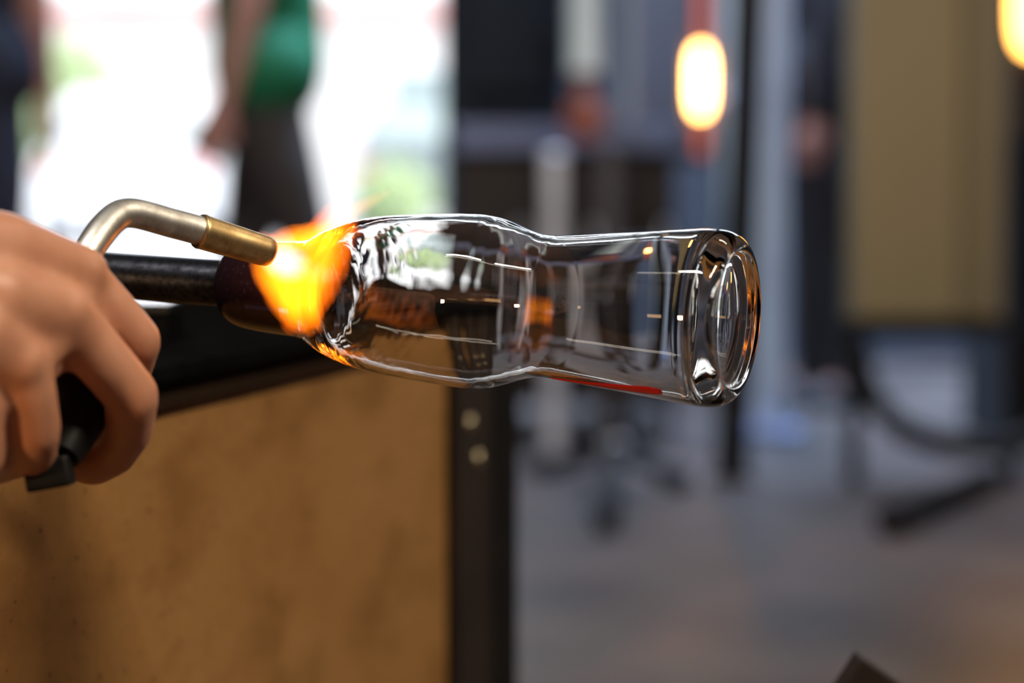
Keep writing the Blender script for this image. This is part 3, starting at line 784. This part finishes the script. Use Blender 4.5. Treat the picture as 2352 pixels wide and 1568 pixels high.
for k in range(48): bm.faces.new((f0[k], f0[(k+1) % 48], f1[(k+1) % 48], f1[k]))
M['mouth'] = emit('glory_hole_glow', (1, .46, .09), 12)
g = obj('glowing_mouth', bm, M['mouth'], t); g['label'] = 'glowing yellow orange mouth'
# floor stand with splayed feet
t = thing('roller_stand', 'low brown and black pipe roller stand on the concrete floor', 'stand', (P(1412, 1000, 5.5).x, 5.5, 0))
xs = P(1412, 1000, 5.5).x
bm = bmesh.new(); tube(bm, [(xs, 5.5, .06), (xs, 5.5, .52)], S(23, 5.5), 16); obj('post', bm, M['dark_brown'], t, True)
bm = bmesh.new(); tube(bm, [(xs-.09, 5.5, .53), (xs+.09, 5.5, .53)], .025, 16); obj('roller', bm, M['black_steel'], t, True)
bm = bmesh.new(); ball(bm, (xs, 5.49, .085), .028, 16); obj('hub', bm, M['grey_metal'], t, True)
for px, py in ((1250, 1078), (1392, 1205), (1560, 1110)):
    Df = .70*F/(py-388); e = P(px, py, Df); e.z = .02
    bm = bmesh.new(); tube(bm, [(xs, 5.5, .085), e], S(21, 5.5), 12); lg = obj('leg', bm, M['black_steel'], t, True)
    bm = bmesh.new(); e.z = .03; ball(bm, e, .030, 12); obj('rubber_foot', bm, M['black_plastic'], lg, True)
# dark bar lying on the floor at right
e0 = P(2045, 1240, 4.72); e0.z = .031; e1 = P(2275, 1108, 5.38); e1.z = .031
t = thing('iron_bar', 'black iron bar lying on the floor in front of the kiln cabinet', 'bar', e0)
bm = bmesh.new(); tube(bm, [e0, e1], .026, 16); obj('shaft', bm, M['black_steel'], t, True)
dd = (e1-e0).normalized(); bm = bmesh.new(); tube(bm, [e0 - dd*.01, e0 + dd*.06], .031, 16); obj('grip', bm, M['black_plastic'], t, True)
# dark wooden block corner at the bottom edge
c = P(1984, 1516, 1.12)
t = thing('wooden_paddle', 'charred wooden paddle poking up at the bottom edge below the glass foot', 'paddle', Vector((c.x+.08, 1.12, 0)))
bm = bmesh.new()
ax_ = Vector((.80, .18, -.57)).normalized(); dn = Vector((-.52, .02, -.83)).normalized(); th_ = ax_.cross(dn).normalized()
obox(bm, c, ax_*.12, dn*.17, th_*.016, .0015); bl = obj('blade', bm, M['dark_brown'], t)
hb = c + ax_*.06 + dn*.165 + th_*.008
bm = bmesh.new(); 
foot = hb + dn*((hb.z-.008)/-dn.z)
tube(bm, [hb, foot], .011, 16); obj('handle', bm, M['dark_brown'], t, True)

# ------------------------------------------------------------------ the yard outside
def car(label, px, D, half, paint, heading=0):
    x = P(px, 300, D).x; t = thing('parked_car', label, 'car', (x, D, 0))
    L_ = 4.1; hw = half
    def hull(sections, m, name, par=t):
        bm = bmesh.new(); rows = []
        for y, zlo, zhi, w0, w1 in sections:
            rows.append([bm.verts.new((x+sx*wd, D+y, z)) for sx, wd, z in ((-1, w0*.93, zlo), (-1, w0, zlo+(zhi-zlo)*.45), (-1, w1, zhi-.04), (-1, w1*.9, zhi), (1, w1*.9, zhi), (1, w1, zhi-.04), (1, w0, zlo+(zhi-zlo)*.45), (1, w0*.93, zlo))])
        for a, b in zip(rows, rows[1:]):
            for k in range(8): bm.faces.new((a[k], a[(k+1) % 8], b[(k+1) % 8], b[k]))
        bm.faces.new(rows[0]); bm.faces.new(rows[-1]); return obj(name, bm, m, par)
    hull([(0, .38, .86, hw*.93, hw*.90), (.12, .24, .92, hw, hw*.95), (.9, .22, .96, hw, hw*.96), (2.9, .22, .94, hw, hw*.96), (3.9, .26, .78, hw*.97, hw*.9), (L_, .34, .68, hw*.85, hw*.8)], paint, 'car_body')
    hull([(.10, .90, .98, hw*.9, hw*.86), (.55, .90, 1.42, hw*.9, hw*.70), (1.9, .90, 1.45, hw*.92, hw*.72), (2.9, .90, .96, hw*.9, hw*.84)], paint, 'cabin')
    hull([(.13, 1.02, 1.06, hw*.74, hw*.72), (.46, 1.02, 1.36, hw*.74, hw*.60), (.50, 1.02, 1.36, hw*.70, hw*.60)], M['car_glass'], 'rear_window')
    for sx in (-1, 1):
        for yy in (.75, 3.3):
            bm = bmesh.new(); lathe(bm, Vector((x+sx*(hw-.20), D+yy, .31)), Vector((sx, 0, 0)), [(0, .31), (.18, .31), (.2, .28), (.2, .19), (.17, .17), (.18, 0)], 24)
            obj('wheel', bm, M['tyre'], t)
        bm = bmesh.new(); box(bm, (x+sx*hw*.80-.08, D-.03, .66), (x+sx*hw*.80+.08, D+.06, .80), .01); obj('tail_lamp', bm, M['tail_red'], t)
    bm = bmesh.new(); box(bm, (x-hw*.95, D-.06, .36), (x+hw*.95, D+.06, .54), .02); obj('bumper', bm, paint, t)
car('white parked car seen from behind through the doorway, left of the green topped person', 285, 22, .86, M['white_paint'])
car('grey parked car seen from behind, near the right door jamb', 985, 26, .86, M['grey_paint'])
def shrub(label, px, D, rad, h):
    x = P(px, 300, D).x; t = thing('shrub', label, 'shrub', (x, D, 0))
    bm = bmesh.new(); tube(bm, [(x, D, 0), (x+.03, D, h*.35), (x, D, h*.7)], [.06, .05, .03], 8); obj('stem', bm, M['dark_brown'], t, True)
    bm = bmesh.new(); rnd = random.Random(int(px))
    for i in range(1500):
        a, b, rr = rnd.uniform(0, 2*math.pi), math.acos(rnd.uniform(-1, 1)), rnd.uniform(.55, 1)**.5
        c = Vector((x + rad*rr*math.sin(b)*math.cos(a), D + rad*rr*math.sin(b)*math.sin(a), h*.58 + h*.42*rr*math.cos(b)))
        s_ = rnd.uniform(.06, .11); e1_ = Vector((rnd.gauss(0, 1), rnd.gauss(0, 1), rnd.gauss(0, 1))).normalized(); e2_ = e1_.orthogonal().normalized()
        bm.faces.new([bm.verts.new(c + e1_*s_), bm.verts.new(c + e2_*s_*.5), bm.verts.new(c - e1_*s_), bm.verts.new(c - e2_*s_*.5)])
    f = obj('foliage', bm, M['leaf'], t); f['kind'] = 'stuff'
shrub('pale green shrub behind the white car, beside the left person', 165, 27.5, .6, 2.2)
shrub('green shrub in the yard just left of the green topped person', 425, 31.5, .5, 1.6)
shrub('small green shrub in the yard in front of the grey car', 905, 24, .35, .75)
bld = thing('yard_building', 'pale building with a pinkish roof band across the yard', 'building', (0, 34, 0))
obj('wall', box(bmesh.new(), (-14, 34, 0), (14, 38, 3.2)), M['facade'], bld)
obj('roof_band', box(bmesh.new(), (-14.2, 33.8, 2.75), (14.2, 34, 3.0)), M['facade_trim'], bld)
for i in range(7):
    xw = -9 + i*2.4
    f_ = obj('window', box(bmesh.new(), (xw, 33.93, .9), (xw+1.3, 34.0, 2.2), .02), M['white_paint'], bld)
    obj('pane', box(bmesh.new(), (xw+.1, 33.90, 1.0), (xw+1.2, 33.94, 2.1)), M['car_glass'], f_)
